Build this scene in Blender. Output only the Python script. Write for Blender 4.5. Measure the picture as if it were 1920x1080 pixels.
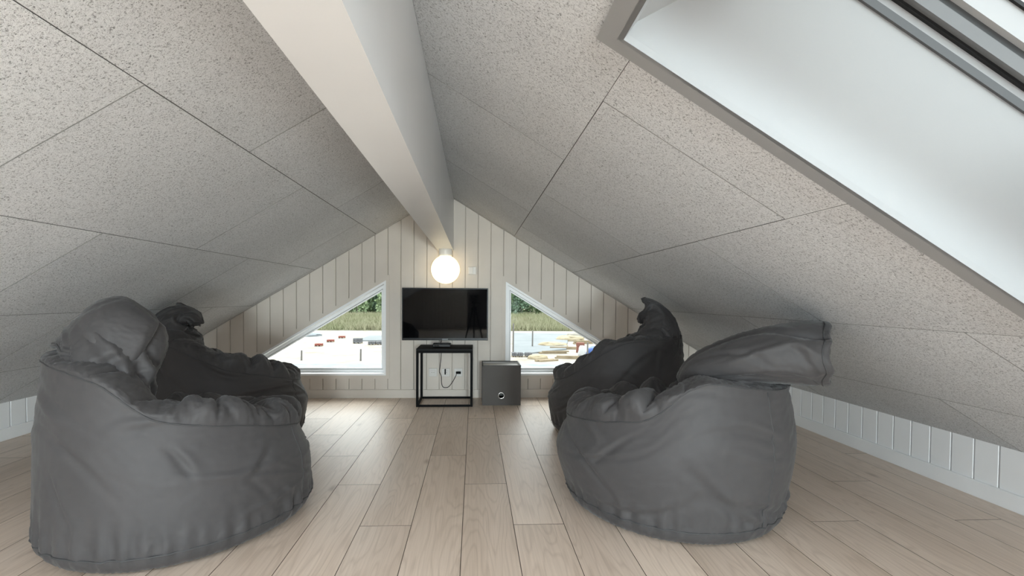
import bpy, bmesh, math, random
import numpy as np
from mathutils import Vector, Matrix

for o in list(bpy.data.objects):
    bpy.data.objects.remove(o, do_unlink=True)
scn = bpy.context.scene
col = scn.collection
R = random.Random(7)

# ------------------------------------------------------------------ camera
F_PX, YAW, PITCH, ROLL, CX, CY = 949.71, 0.0519, -0.0253, 0.0069, 938.37, 581.60
CAM = Vector((0.2519, -4.4058, 0.8761))
r0 = Vector((math.cos(YAW), -math.sin(YAW), 0)); d0 = Vector((math.sin(YAW), math.cos(YAW), 0)); u0 = Vector((0, 0, 1))
FWD = math.cos(PITCH) * d0 + math.sin(PITCH) * u0
UPV = -math.sin(PITCH) * d0 + math.cos(PITCH) * u0
RGT = math.cos(ROLL) * r0 + math.sin(ROLL) * UPV
UPC = math.cos(ROLL) * UPV - math.sin(ROLL) * r0
cam_d = bpy.data.cameras.new('camera')
cam = bpy.data.objects.new('camera', cam_d)
col.objects.link(cam)
m = Matrix((RGT, UPC, -FWD)).transposed().to_4x4()
m.translation = CAM
cam.matrix_world = m
cam_d.sensor_fit = 'HORIZONTAL'
cam_d.sensor_width = 36.0
cam_d.lens = F_PX / 1920 * 36
cam_d.shift_x = (960 - CX) / 1920
cam_d.shift_y = (CY - 540) / 1920
cam_d.clip_start = 0.01
cam_d.clip_end = 600
scn.camera = cam

# ------------------------------------------------------------------ sky and exposure
SKY = 3.2
world = bpy.data.worlds.new('overcast_sky')
scn.world = world
world.use_nodes = True
wn = world.node_tree
bg = wn.nodes['Background']
bg.inputs[0].default_value = (0.93, 0.965, 1.0, 1)
bg.inputs[1].default_value = SKY
scn.view_settings.view_transform = 'Standard'
scn.view_settings.look = 'None'
scn.view_settings.gamma = 1
scn.view_settings.use_curve_mapping = False
scn.view_settings.exposure = 0.15



def fill_light(name, loc, ex, ey, sx, sy, watts, color=(.845, .93, 1.0)):
    # soft area light added to brighten the room; shines along -(ex x ey)
    L = bpy.data.lights.new(name, 'AREA')
    L.shape = 'RECTANGLE'; L.size = sx; L.size_y = sy; L.energy = watts; L.color = color
    ob = bpy.data.objects.new(name, L)
    ex = Vector(ex).normalized(); ey = Vector(ey).normalized(); ez = ex.cross(ey)
    mm = Matrix((ex, ey, ez)).transposed().to_4x4(); mm.translation = Vector(loc)
    ob.matrix_world = mm
    col.objects.link(ob)


# added area lights behind the camera brighten the room, from rear gable and skylights
_s = 1 / math.sqrt(1 + .6036 ** 2)
fill_light('added_gable_light', (0, -9.475, 1.335), (1, 0, 0), (0, 0, 1), .72, .24, 150)
fill_light('added_rear_light', (1.16, -9.475, .50), (1, 0, 0), (0, 0, 1), .62, .56, 240)
for _side, _y, _w in ((-1, -4.475, 20), (1, -5.475, 50), (-1, -5.925, 30)):
    _a = 1.28
    fill_light('added_slope_light', (_side * (_a * _s + .05 * _s * .6036), _y, 1.7664 - _a * _s * .6036 + .05 * _s),  # area light added inside each unseen skylight
             (_side * _s, 0, -.6036 * _s), (0, _side, 0), 1.15, .90, _w)

# hazy sun over the meadow, high behind the gable
_sun = bpy.data.lights.new('hazy_sun', 'SUN')
_sun.energy = 3.0; _sun.angle = math.radians(45); _sun.color = (1.0, .985, .96)
sun = bpy.data.objects.new('hazy_sun', _sun)
sun.rotation_euler = (math.radians(-50), 0, math.radians(12))
col.objects.link(sun)

# ------------------------------------------------------------------ room numbers (metres)
ZR, MS = 1.7664, 0.6036                 # ridge height, roof pitch
CS = 1 / math.sqrt(1 + MS * MS); SN = MS * CS
XR, XL = 2.505, -2.555                  # knee walls
YB = -9.5                               # rear wall, behind the camera
YB2 = -10.8                             # rear of the unlit alcove
BB = 0.073                              # baseboard height
# skylights: side, a0, a1 (along the slope from the ridge), y0 (near end), y1 (far end)
SKYL = [(1, 0.661, 1.90, -4.30, -3.351), (-1, 0.661, 1.90, -4.95, -4.0),
        (1, 0.661, 1.90, -5.95, -5.0), (-1, 0.661, 1.90, -6.4, -5.45)]  # all but the first are added out of view to light the room


def roof_z(x):
    return ZR - MS * abs(x)


# ------------------------------------------------------------------ material helpers
def mat(name, color=(.8, .8, .8), rough=.6, metal=0.0, spec=.5):
    mt = bpy.data.materials.new(name)
    mt.use_nodes = True
    b = mt.node_tree.nodes['Principled BSDF']
    b.inputs['Base Color'].default_value = (*color, 1)
    b.inputs['Roughness'].default_value = rough
    b.inputs['Metallic'].default_value = metal
    b.inputs['Specular IOR Level'].default_value = spec
    return mt


class NT:
    def __init__(s, mt):
        s.t = mt.node_tree
        s.b = s.t.nodes['Principled BSDF']

    def n(s, kind, **kw):
        nd = s.t.nodes.new(kind)
        for k, v in kw.items():
            if k.startswith('i_'):
                key = k[2:].replace('_', ' ')
                key = int(key) if key.isdigit() else key
                nd.inputs[key].default_value = v
            else:
                setattr(nd, k, v)
        return nd

    def l(s, a, b):
        s.t.links.new(a, b)

    def math(s, op, a, b=None, c=None):
        nd = s.n('ShaderNodeMath', operation=op)
        for i, v in enumerate((a, b, c)):
            if v is None:
                continue
            if isinstance(v, (int, float)):
                nd.inputs[i].default_value = v
            else:
                s.l(v, nd.inputs[i])
        return nd.outputs[0]

    def ramp(s, fac, stops):
        nd = s.n('ShaderNodeValToRGB')
        e = nd.color_ramp.elements
        while len(e) < len(stops):
            e.new(.5)
        for el, (p, c) in zip(e, stops):
            el.position = p
            el.color = (*c, 1) if len(c) == 3 else c
        s.l(fac, nd.inputs[0])
        return nd.outputs[0]

    def mix(s, fac, a, b, mode='MIX'):
        nd = s.n('ShaderNodeMix', data_type='RGBA', blend_type=mode)
        for sock, v in ((nd.inputs[0], fac), (nd.inputs[6], a), (nd.inputs[7], b)):
            if isinstance(v, (int, float)):
                sock.default_value = v
            elif isinstance(v, tuple):
                sock.default_value = (*v, 1)
            else:
                s.l(v, sock)
        return nd.outputs[2]

    def bump(s, h, strength, dist):
        nd = s.n('ShaderNodeBump')
        nd.inputs['Strength'].default_value = strength
        nd.inputs['Distance'].default_value = dist
        s.l(h, nd.inputs['Height'])
        s.l(nd.outputs[0], s.b.inputs['Normal'])


def painted(name, color, rough=.5, var=.03):
    mt = mat(name, color, rough)
    t = NT(mt)
    g = t.n('ShaderNodeNewGeometry')
    nz = t.n('ShaderNodeTexNoise', i_Scale=3.0, i_Detail=4.0)
    t.l(g.outputs['Position'], nz.inputs['Vector'])
    lo = tuple(c * (1 - var) for c in color); hi = tuple(min(1, c * (1 + var)) for c in color)
    t.l(t.ramp(nz.outputs[0], [(.3, lo), (.7, hi)]), t.b.inputs['Base Color'])
    fine = t.n('ShaderNodeTexNoise', i_Scale=260.0, i_Detail=2.0)
    t.l(g.outputs['Position'], fine.inputs['Vector'])
    t.bump(fine.outputs[0], .06, .001)
    return mt


M_white = painted('white_paint', (.88, .88, .88), .45)
M_beam = painted('white_beam_paint', (.72, .725, .73), .4, .02)
M_cream = painted('whitewashed_pine', (.64, .575, .505), .55, .05)
M_knee = painted('knee_wall_paint', (.87, .87, .87), .45)
M_dark_gap = mat('board_joint_back', (.52, .47, .42), .8)
M_trim = painted('skylight_trim_paint', (.31, .31, .31), .4, .02)
M_lining = painted('skylight_lining', (.37, .378, .385), .35, .015)
M_alu = mat('pale_grey_coated_metal', (.48, .49, .50), .35)
M_alu_m = mat('mid_grey_coated_metal', (.17, .175, .18), .35)
M_edge = mat('shaded_panel_edge', (.26, .26, .255), .95, 0, .05)  # edge faces coloured dark, joint shade put into the panel colour
M_plank_edge = mat('shaded_plank_edge', (.17, .13, .10), .8, 0, .1)  # dark edge colour stands in for shade in the plank joints
M_knee_gap = mat('knee_board_joint', (.14, .14, .14), .8)
M_alu_d = mat('dark_grey_gasket', (.085, .09, .095), .5)
M_seal = mat('black_rubber_seal', (.008, .008, .009), .6)
M_black = mat('black_powder_coat', (.006, .006, .0065), .55, 0, .06)
M_plastic = mat('black_gloss_plastic', (.008, .008, .009), .3, 0, .2)
M_screen = mat('screen_glass', (.003, .003, .0035), .03, 0, .12)
M_socket = mat('white_socket_plastic', (.66, .63, .59), .4)
M_chrome = mat('chrome_ring', (.75, .75, .74), .18, 1.0)


def wood_wool():
    mt = mat('wood_wool_cement', (.5, .5, .48), .9, 0, .15)
    t = NT(mt)
    tc = t.n('ShaderNodeTexCoord')
    oi = t.n('ShaderNodeObjectInfo')
    off = t.n('ShaderNodeVectorMath', operation='SCALE')
    cmb = t.n('ShaderNodeCombineXYZ')
    t.l(oi.outputs['Random'], cmb.inputs[0]); t.l(oi.outputs['Random'], cmb.inputs[2])
    t.l(cmb.outputs[0], off.inputs[0]); off.inputs['Scale'].default_value = 37.0
    add = t.n('ShaderNodeVectorMath', operation='ADD')
    t.l(tc.outputs['Object'], add.inputs[0]); t.l(off.outputs[0], add.inputs[1])
    V = add.outputs[0]
    strands = None
    for k, (sc, seed) in enumerate(((80, 0), (105, 9.3), (130, 21.7))):
        mp = t.n('ShaderNodeMapping')
        mp.inputs['Location'].default_value = (seed, seed * .7, seed * 1.3)
        mp.inputs['Rotation'].default_value = (.3 * k, .5 * k, 1.1 * k)
        t.l(V, mp.inputs['Vector'])
        nz = t.n('ShaderNodeTexNoise', i_Scale=float(sc), i_Detail=1.2, i_Distortion=1.6)
        t.l(mp.outputs[0], nz.inputs['Vector'])
        rid = t.math('ABSOLUTE', t.math('SUBTRACT', nz.outputs[0], .5))
        rid = t.math('SUBTRACT', 1.0, t.math('MULTIPLY', rid, 7.5))
        rid = t.math('MAXIMUM', rid, 0.0)
        strands = rid if strands is None else t.math('MAXIMUM', strands, rid)
    pit = t.n('ShaderNodeTexNoise', i_Scale=160.0, i_Detail=3.0, i_Roughness=.6)
    t.l(V, pit.inputs['Vector'])
    big = t.n('ShaderNodeTexNoise', i_Scale=2.2, i_Detail=3.0)
    t.l(V, big.inputs['Vector'])
    base = t.ramp(strands, [(.02, (.22, .222, .225)), (.28, (.53, .534, .54)), (.60, (.66, .666, .674)), (1, (.80, .807, .815))])
    pr = t.ramp(pit.outputs[0], [(.30, (.20, .20, .20)), (.45, (1, 1, 1))])
    c = t.mix(.75, base, pr, 'MULTIPLY')
    br = t.ramp(big.outputs[0], [(.3, (.90, .90, .90)), (.7, (1.0, 1.0, 1.0))])
    c = t.mix(1.0, c, br, 'MULTIPLY')
    tone = t.math('MULTIPLY_ADD', oi.outputs['Random'], .07, .96)
    cc = t.n('ShaderNodeCombineXYZ')
    for i in range(3):
        t.l(tone, cc.inputs[i])
    c = t.mix(1.0, c, cc.outputs[0], 'MULTIPLY')
    t.l(c, t.b.inputs['Base Color'])
    h = t.math('MULTIPLY_ADD', strands, .6, t.math('MULTIPLY', pit.outputs[0], .7))
    t.bump(h, .45, .003)
    return mt


def oak():
    mt = mat('oak_laminate', (.5, .4, .3), .36, 0, .5)
    t = NT(mt)
    g = t.n('ShaderNodeNewGeometry')
    oi = t.n('ShaderNodeObjectInfo')
    cmb = t.n('ShaderNodeCombineXYZ')
    sc = t.math('MULTIPLY', oi.outputs['Random'], 53.0)
    for i in range(3):
        t.l(sc, cmb.inputs[i])
    add = t.n('ShaderNodeVectorMath', operation='ADD')
    t.l(g.outputs['Position'], add.inputs[0]); t.l(cmb.outputs[0], add.inputs[1])
    mp = t.n('ShaderNodeMapping')
    mp.inputs['Scale'].default_value = (7.0, .75, 1)
    t.l(add.outputs[0], mp.inputs['Vector'])
    warp = t.n('ShaderNodeTexNoise', i_Scale=1.1, i_Detail=2.0)
    t.l(mp.outputs[0], warp.inputs['Vector'])
    ring = t.math('FRACT', t.math('MULTIPLY', warp.outputs[0], 17.0))
    ring = t.math('ABSOLUTE', t.math('SUBTRACT', ring, .5))
    mp2 = t.n('ShaderNodeMapping')
    mp2.inputs['Scale'].default_value = (160, 3.2, 1)
    t.l(add.outputs[0], mp2.inputs['Vector'])
    fib = t.n('ShaderNodeTexNoise', i_Scale=1.0, i_Detail=4.0, i_Roughness=.6)
    t.l(mp2.outputs[0], fib.inputs['Vector'])
    blotch = t.n('ShaderNodeTexNoise', i_Scale=.55, i_Detail=3.0)
    t.l(mp.outputs[0], blotch.inputs['Vector'])
    c = t.ramp(blotch.outputs[0], [(.25, (.58, .465, .37)), (.5, (.70, .575, .475)), (.75, (.76, .64, .54))])
    c = t.mix(.38, c, t.ramp(ring, [(0, (.70, .66, .62)), (.22, (1, 1, 1))]), 'MULTIPLY')
    c = t.mix(.55, c, t.ramp(fib.outputs[0], [(.30, (.82, .78, .74)), (.62, (1.06, 1.05, 1.04))]), 'MULTIPLY')
    # knots and dark streaks
    mp3 = t.n('ShaderNodeMapping')
    mp3.inputs['Scale'].default_value = (5.5, 2.0, 1)
    t.l(add.outputs[0], mp3.inputs['Vector'])
    kn = t.n('ShaderNodeTexVoronoi', i_Scale=.9)
    t.l(mp3.outputs[0], kn.inputs['Vector'])
    c = t.mix(.55, c, t.ramp(kn.outputs['Distance'], [(.02, (.45, .36, .30)), (.10, (1, 1, 1))]), 'MULTIPLY')
    tone = t.math('MULTIPLY_ADD', oi.outputs['Random'], .15, .97)
    cc = t.n('ShaderNodeCombineXYZ')
    for i in range(3):
        t.l(tone, cc.inputs[i])
    c = t.mix(1.0, c, cc.outputs[0], 'MULTIPLY')
    t.l(c, t.b.inputs['Base Color'])
    t.l(t.math('MULTIPLY_ADD', fib.outputs[0], .16, .33), t.b.inputs['Roughness'])
    t.bump(t.math('ADD', fib.outputs[0], t.math('MULTIPLY', ring, .5)), .10, .0008)
    return mt


def bag_fabric():
    mt = mat('charcoal_polyester_fabric', (.10, .098, .10), .62, 0, .35)
    t = NT(mt)
    tc = t.n('ShaderNodeTexCoord')
    nz = t.n('ShaderNodeTexNoise', i_Scale=5.0, i_Detail=4.0)
    t.l(tc.outputs['Object'], nz.inputs['Vector'])
    t.l(t.ramp(nz.outputs[0], [(.3, (.054, .0505, .0510)), (.7, (.064, .060, .0605))]), t.b.inputs['Base Color'])
    w = t.n('ShaderNodeTexNoise', i_Scale=700.0, i_Detail=1.0)
    t.l(tc.outputs['Object'], w.inputs['Vector'])
    cr = t.n('ShaderNodeTexNoise', i_Scale=16.0, i_Detail=3.0, i_Roughness=.5, i_Distortion=.6)
    t.l(tc.outputs['Object'], cr.inputs['Vector'])
    t.bump(t.math('ADD', t.math('MULTIPLY', w.outputs[0], .05), cr.outputs[0]), .05, .012)
    t.b.inputs['Sheen Weight'].default_value = .12
    t.b.inputs['Sheen Roughness'].default_value = .4
    return mt


def glass_mat(name='window_glass', tint=(.93, .96, .95)):
    mt = bpy.data.materials.new(name)
    mt.use_nodes = True
    nt = mt.node_tree
    nt.nodes.remove(nt.nodes['Principled BSDF'])
    out = nt.nodes['Material Output']
    tr = nt.nodes.new('ShaderNodeBsdfTransparent'); tr.inputs[0].default_value = (*tint, 1)
    gl = nt.nodes.new('ShaderNodeBsdfGlossy'); gl.inputs['Roughness'].default_value = .02
    fr = nt.nodes.new('ShaderNodeFresnel'); fr.inputs[0].default_value = 1.03
    mx = nt.nodes.new('ShaderNodeMixShader')
    nt.links.new(fr.outputs[0], mx.inputs[0]); nt.links.new(tr.outputs[0], mx.inputs[1])
    nt.links.new(gl.outputs[0], mx.inputs[2]); nt.links.new(mx.outputs[0], out.inputs[0])
    return mt


M_wool = wood_wool()
M_oak = oak()
M_bag = bag_fabric()
M_seam = mat('charcoal_seam_thread', (.05, .049, .05), .7)
M_glass = glass_mat()

# ------------------------------------------------------------------ mesh helpers


def link(ob, parent=None):
    col.objects.link(ob)
    if parent is not None:
        ob.parent = parent
        ob.matrix_parent_inverse = Matrix.Translation(parent.location).inverted() if parent.rotation_euler.z == 0 else parent.matrix_basis.inverted()
    return ob


def mesh(name, verts, faces, material, parent=None, smooth=False):
    me = bpy.data.meshes.new(name)
    me.from_pydata([tuple(v) for v in verts], [], faces)
    me.validate()
    me.update()
    bm = bmesh.new(); bm.from_mesh(me)
    bmesh.ops.recalc_face_normals(bm, faces=bm.faces)
    bm.to_mesh(me); bm.free()
    if smooth:
        me.polygons.foreach_set('use_smooth', [True] * len(me.polygons))
    me.materials.append(material)
    return link(bpy.data.objects.new(name, me), parent)


def tag(o, label=None, cat=None, group=None, kind=None):
    if label: o['label'] = label
    if cat: o['category'] = cat
    if group: o['group'] = group
    if kind: o['kind'] = kind
    return o


def empty(name, loc=(0, 0, 0)):
    e = bpy.data.objects.new(name, None)
    e.empty_display_size = .1
    e.location = loc
    col.objects.link(e)
    return e


def inset_poly(poly, d):
    n = len(poly)
    area = sum(poly[i][0] * poly[(i + 1) % n][1] - poly[(i + 1) % n][0] * poly[i][1] for i in range(n))
    sgn = 1 if area > 0 else -1
    out = []
    for i in range(n):
        p0 = Vector(poly[i - 1]); p1 = Vector(poly[i]); p2 = Vector(poly[(i + 1) % n])
        e1 = (p1 - p0).normalized(); e2 = (p2 - p1).normalized()
        n1 = Vector((-e1.y, e1.x)) * sgn; n2 = Vector((-e2.y, e2.x)) * sgn
        k = 1 + n1.dot(n2)
        mv = (n1 + n2) / max(k, .35)
        out.append(tuple(p1 + mv * d))
    return out


class Geo:
    """collects shapes of ONE part"""
    def __init__(s):
        s.v = []; s.f = []

    def add(s, verts, faces):
        b = len(s.v)
        s.v += [tuple(v) for v in verts]
        s.f += [tuple(i + b for i in f) for f in faces]
        return s

    def prism(s, poly, dlo, dhi, fn, ch=0.0):
        """poly in (a,b); extruded from dlo (back) to dhi (face); fn(a,b,d)->xyz; face edge chamfered"""
        n = len(poly)
        rings = [[fn(a, b, dlo) for a, b in poly]]
        if ch > 0:
            dr = math.copysign(ch, dhi - dlo)
            rings.append([fn(a, b, dhi - dr) for a, b in poly])
            rings.append([fn(a, b, dhi) for a, b in inset_poly(poly, ch)])
        else:
            rings.append([fn(a, b, dhi) for a, b in poly])
        vs = [p for r in rings for p in r]
        fs = []
        for k in range(len(rings) - 1):
            for i in range(n):
                j = (i + 1) % n
                fs.append((k * n + i, k * n + j, (k + 1) * n + j, (k + 1) * n + i))
        fs.append(tuple(range(n))[::-1])
        fs.append(tuple((len(rings) - 1) * n + i for i in range(n)))
        return s.add(vs, fs)

    def box(s, x0, x1, y0, y1, z0, z1, ch=0.0):
        if ch <= 0:
            return s.prism([(x0, y0), (x1, y0), (x1, y1), (x0, y1)], z0, z1, lambda a, b, d: (a, b, d))
        bm = bmesh.new()
        bmesh.ops.create_cube(bm, size=1)
        for v in bm.verts:
            v.co = Vector(((x0 + x1) / 2 + v.co.x * (x1 - x0), (y0 + y1) / 2 + v.co.y * (y1 - y0), (z0 + z1) / 2 + v.co.z * (z1 - z0)))
        bmesh.ops.bevel(bm, geom=bm.edges[:], offset=ch, segments=2, profile=.5, affect='EDGES')
        bm.verts.index_update()
        s.add([v.co[:] for v in bm.verts], [[v.index for v in f.verts] for f in bm.faces])
        bm.free()
        return s

    def tube(s, pts, rad, n=8, closed=False):
        pts = [Vector(p) for p in pts]
        m_ = len(pts)
        rads = rad if isinstance(rad, (list, tuple)) else [rad] * m_
        up = Vector((0, 0, 1)); prev = None
        rings = []
        for i, p in enumerate(pts):
            a = pts[i - 1] if (i > 0 or closed) else p
            b = pts[(i + 1) % m_] if (i < m_ - 1 or closed) else p
            t = (b - a).normalized()
            if prev is None:
                ref = up if abs(t.z) < .9 else Vector((1, 0, 0))
                prev = (ref - t * ref.dot(t)).normalized()
            else:
                prev = (prev - t * prev.dot(t)).normalized()
            q = t.cross(prev)
            rings.append([p + (prev * math.cos(2 * math.pi * k / n) + q * math.sin(2 * math.pi * k / n)) * rads[i] for k in range(n)])
        vs = [p for r in rings for p in r]
        fs = []
        for i in range(m_ if closed else m_ - 1):
            j = (i + 1) % m_
            for k in range(n):
                fs.append((i * n + k, i * n + (k + 1) % n, j * n + (k + 1) % n, j * n + k))
        if not closed:
            fs.append(tuple(range(n))[::-1]); fs.append(tuple((m_ - 1) * n + k for k in range(n)))
        return s.add(vs, fs)

    def lathe(s, prof, org, n=32, axis='z'):
        """prof: list of (radius, height); closed with caps at radius 0"""
        org = Vector(org)
        vs = []; fs = []
        for r_, h in prof:
            for k in range(n):
                a = 2 * math.pi * k / n
                p = (r_ * math.cos(a), r_ * math.sin(a), h)
                if axis == 'y':
                    p = (p[0], -p[2], p[1])
                vs.append(org + Vector(p))
        for i in range(len(prof) - 1):
            for k in range(n):
                fs.append((i * n + k, i * n + (k + 1) % n, (i + 1) * n + (k + 1) % n, (i + 1) * n + k))
        fs.append(tuple(range(n))[::-1]); fs.append(tuple((len(prof) - 1) * n + k for k in range(n)))
        return s.add(vs, fs)

    def build(s, name, material, parent=None, smooth=False):
        return mesh(name, s.v, s.f, material, parent, smooth)


def rects_minus(rect, hole):
    """(a0,a1,b0,b1) minus hole -> list of rects"""
    a0, a1, b0, b1 = rect; c0, c1, e0, e1 = hole
    if c1 <= a0 or c0 >= a1 or e1 <= b0 or e0 >= b1:
        return [rect]
    out = []
    if a0 < c0: out.append((a0, c0, b0, b1))
    if c1 < a1: out.append((c1, a1, b0, b1))
    m0, m1 = max(a0, c0), min(a1, c1)
    if b0 < e0: out.append((m0, m1, b0, e0))
    if e1 < b1: out.append((m0, m1, e1, b1))
    return out


def slope_fn(side):
    # a: distance down the slope, b: world y, d: height above the ceiling face (outwards)
    return lambda a, b, d: (side * (a * CS + d * SN), b, ZR - a * SN + d * CS)


# ------------------------------------------------------------------ floor
PW, PL = 0.196, 1.288
fl = Geo().box(XL - .1, XR + .1, YB2 - .1, .2, -.16, -.010).build('floor', mat('subfloor_board', (.10, .08, .06), .8))
tag(fl, 'light oak laminate plank floor of the loft', 'floor', kind='structure')
i0 = math.floor((XL - .016) / PW); i1 = math.ceil((XR - .016) / PW)
flat = lambda a, b, d: (a, b, d)
for i in range(i0, i1):
    xa = max(.016 + PW * i, XL); xb = min(.016 + PW * (i + 1), XR)
    if xb - xa < .01:
        continue
    off = (-1.615 - .432 * i) % PL
    y = off - PL * 10
    while y < 0:
        ya, yb = max(y, YB2), min(y + PL, 0.0)
        if yb - ya > .02:
            g = .0011
            gx_ = .0007
            pk = Geo().prism([(xa + gx_, ya + g), (xb - gx_, ya + g), (xb - gx_, yb - g), (xa + gx_, yb - g)], -.010, 0, flat, .0006).build('plank', M_oak, fl)
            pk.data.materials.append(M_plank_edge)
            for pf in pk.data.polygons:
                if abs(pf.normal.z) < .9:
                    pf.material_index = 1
        y += PL

# ------------------------------------------------------------------ roof and wood wool ceiling panels
ce = Geo()
AMAX = 2.60 / CS
for side in (1, -1):
    fn = slope_fn(side)
    holes = [(a0 - .01, a1 + .01, y0 - .01, y1 + .01) for s_, a0, a1, y0, y1 in SKYL if s_ == side]
    rs = [(0.0, AMAX, YB2 - .1, .18)]
    for h in holes:
        rs = [q for r_ in rs for q in rects_minus(r_, h)]
    for a0, a1, b0, b1 in rs:
        ce.prism([(a0, b0), (a1, b0), (a1, b1), (a0, b1)], .30, .027, fn)
ceiling = ce.build('ceiling', mat('roof_underlay', (.10, .10, .10), .9))
tag(ceiling, 'sloping loft ceiling clad in grey wood wool panels', 'ceiling', kind='structure')
ROWS_R = [(.070, .6952), (.6952, 1.2952), (1.2952, 1.8952), (1.8952, 2.4952), (2.4952, XR / CS)]
ROWS_L = [(.070, .6883), (.6883, 1.2883), (1.2883, 1.8883), (1.8883, 2.4883), (2.4883, -XL / CS)]
PH_R = [-1.2546, -1.8433, -2.4843, -3.058, -2.455]
PH_L = [-1.2581, -.6572, -1.2782, -1.88, -1.325]
for side, rows, ph in ((1, ROWS_R, PH_R), (-1, ROWS_L, PH_L)):
    fn = slope_fn(side)
    holes = [(a0 - .004, a1 + .004, y0 - .004, y1 + .004) for s_, a0, a1, y0, y1 in SKYL if s_ == side]
    for (a0, a1), p in zip(rows, ph):
        y = p - 1.2 * 9
        while y < -.001:
            b0, b1 = max(y, YB2), min(y + 1.2, -.001)
            y += 1.2
            if b1 - b0 < .02:
                continue
            g = .0020
            rect = (a0 + .0007, a1 - .0007, b0 + g * .8, b1 - g * .8)
            rs = [rect]
            for h in holes:
                rs = [q for r_ in rs for q in rects_minus(r_, h)]
            ge = Geo()
            whole = len(rs) == 1 and rs[0] == rect
            for q in rs:
                if q[1] - q[0] < .003 or q[3] - q[2] < .003:
                    continue
                ge.prism([(q[0], q[2]), (q[1], q[2]), (q[1], q[3]), (q[0], q[3])], .026, 0, fn, .0012 if whole else 0)
            if ge.v:
                pn = ge.build('ceiling_panel', M_wool, ceiling)
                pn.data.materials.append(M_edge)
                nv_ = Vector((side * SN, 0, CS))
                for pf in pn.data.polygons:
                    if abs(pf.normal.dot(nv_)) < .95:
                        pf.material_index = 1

# ridge beam
bmz = 1.275
bp = [(-.063, bmz), (.0715, bmz), (.0715, roof_z(.0715) - .003), (-.063, roof_z(.063) - .003)]
beam = Geo()
beam.prism(bp, YB + .06, -.001, lambda a, b, d: (a, d, b), 0)
beam = beam.build('ridge_beam', M_beam)
tag(beam, 'thick white painted ridge beam running under the peak of the ceiling', 'beam', kind='structure')

# ------------------------------------------------------------------ gable wall with two triangular windows
PITCHB = .1105
G0 = .0627
WZB = .20
WIN = {'left': dict(sg=-1, xi=.510, zt=1.009), 'right': dict(sg=1, xi=.530, zt=1.006)}
for w in WIN.values():
    w['xo'] = w['xi'] + (w['zt'] - WZB) / MS


def strip_polys(a, b, zlo, grow=0.0, up=0.0):
    """vertical strip a..b of the gable, minus the windows (grown by grow) -> list of polygons in (x,z)"""
    top = [(b, roof_z(b) + up), (0, ZR + up), (a, roof_z(a) + up)] if a < 0 < b else [(b, roof_z(b) + up), (a, roof_z(a) + up)]
    for w in WIN.values():
        sg = w['sg']
        lo, hi = (a, b) if sg > 0 else (-b, -a)
        g2 = grow * (math.sqrt(1 + MS * MS))
        xi = w['xi'] - grow; zb = WZB - grow
        zd = lambda x, w=w: w['zt'] - MS * (x - w['xi']) + g2
        xo = w['xi'] + (w['zt'] + g2 - zb) / MS
        if hi <= xi or lo >= xo:
            continue
        t_lo, t_hi = ZR - MS * lo + up, ZR - MS * hi + up
        if lo < xi:
            ps = [[(lo, zlo), (hi, zlo), (hi, zb), (xi, zb), (xi, zd(xi)), (hi, zd(hi)), (hi, t_hi), (lo, t_lo)]]
        elif hi > xo:
            ps = [[(lo, zlo), (hi, zlo), (hi, t_hi), (lo, t_lo), (lo, zd(lo)), (xo, zb), (lo, zb)]]
        else:
            ps = [[(lo, zlo), (hi, zlo), (hi, zb), (lo, zb)], [(lo, zd(lo)), (hi, zd(hi)), (hi, t_hi), (lo, t_lo)]]
        if sg < 0:
            ps = [[(-x, z) for x, z in reversed(p)] for p in ps]
        return ps
    return [[(a, zlo), (b, zlo)] + top]


gfn = lambda a, b, d: (a, -d, b)          # d: how far proud of the wall (towards the room)
gw = Geo()
cuts = sorted([XL - .1, -WIN['left']['xo'], -WIN['left']['xi'], 0, WIN['right']['xi'], WIN['right']['xo'], XR + .1])
for a, b in zip(cuts[:-1], cuts[1:]):
    for p in strip_polys(a, b, -.15, 0, .06):
        gw.prism(p, -.20, -.014, gfn)
wall_g = gw.build('wall_gable', M_dark_gap)
tag(wall_g, 'gable wall of vertical cream whitewashed boards behind the television', 'wall', kind='structure')
k0 = math.ceil((XL - G0) / PITCHB) - 1; k1 = math.ceil((XR - G0) / PITCHB)
for k in range(k0, k1):
    a = max(G0 + PITCHB * k, XL); b = min(G0 + PITCHB * (k + 1), XR)
    if b - a < .02:
        continue
    for p in strip_polys(a + .0017, b - .0017, .0, .004):
        Geo().prism(p, -.0135, 0, gfn, .0025).build('board', M_cream, wall_g)
bb = Geo().prism([(XL, 0), (XR, 0), (XR, BB), (XL, BB)], 0.0005, .012, gfn, .002).build('baseboard_gable', M_cream)
tag(bb, 'cream painted baseboard along the gable wall under the windows', 'baseboard', kind='structure')


def tri(w, g):
    """window outline moved inwards by g"""
    q = math.sqrt(1 + MS * MS)
    xi = w['xi'] + g; zb = WZB + g
    zt = w['zt'] - MS * g - g * q
    xo = xi + (zt - zb) / MS
    P = [(xi, zb), (xo, zb), (xi, zt)]
    return P if w['sg'] > 0 else [(-x, z) for x, z in P]


def tri_ring(w, g0, g1, d0, d1):
    A, B = tri(w, g0), tri(w, g1)
    ge = Geo()
    vs = [gfn(*p, d0) for p in A] + [gfn(*p, d1) for p in A] + [gfn(*p, d0) for p in B] + [gfn(*p, d1) for p in B]
    fs = []
    for i in range(3):
        j = (i + 1) % 3
        fs += [(i, j, 3 + j, 3 + i), (6 + i, 6 + j, 9 + j, 9 + i), (3 + i, 3 + j, 9 + j, 9 + i), (i, j, 6 + j, 6 + i)]
    return ge.add(vs, fs)


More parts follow.
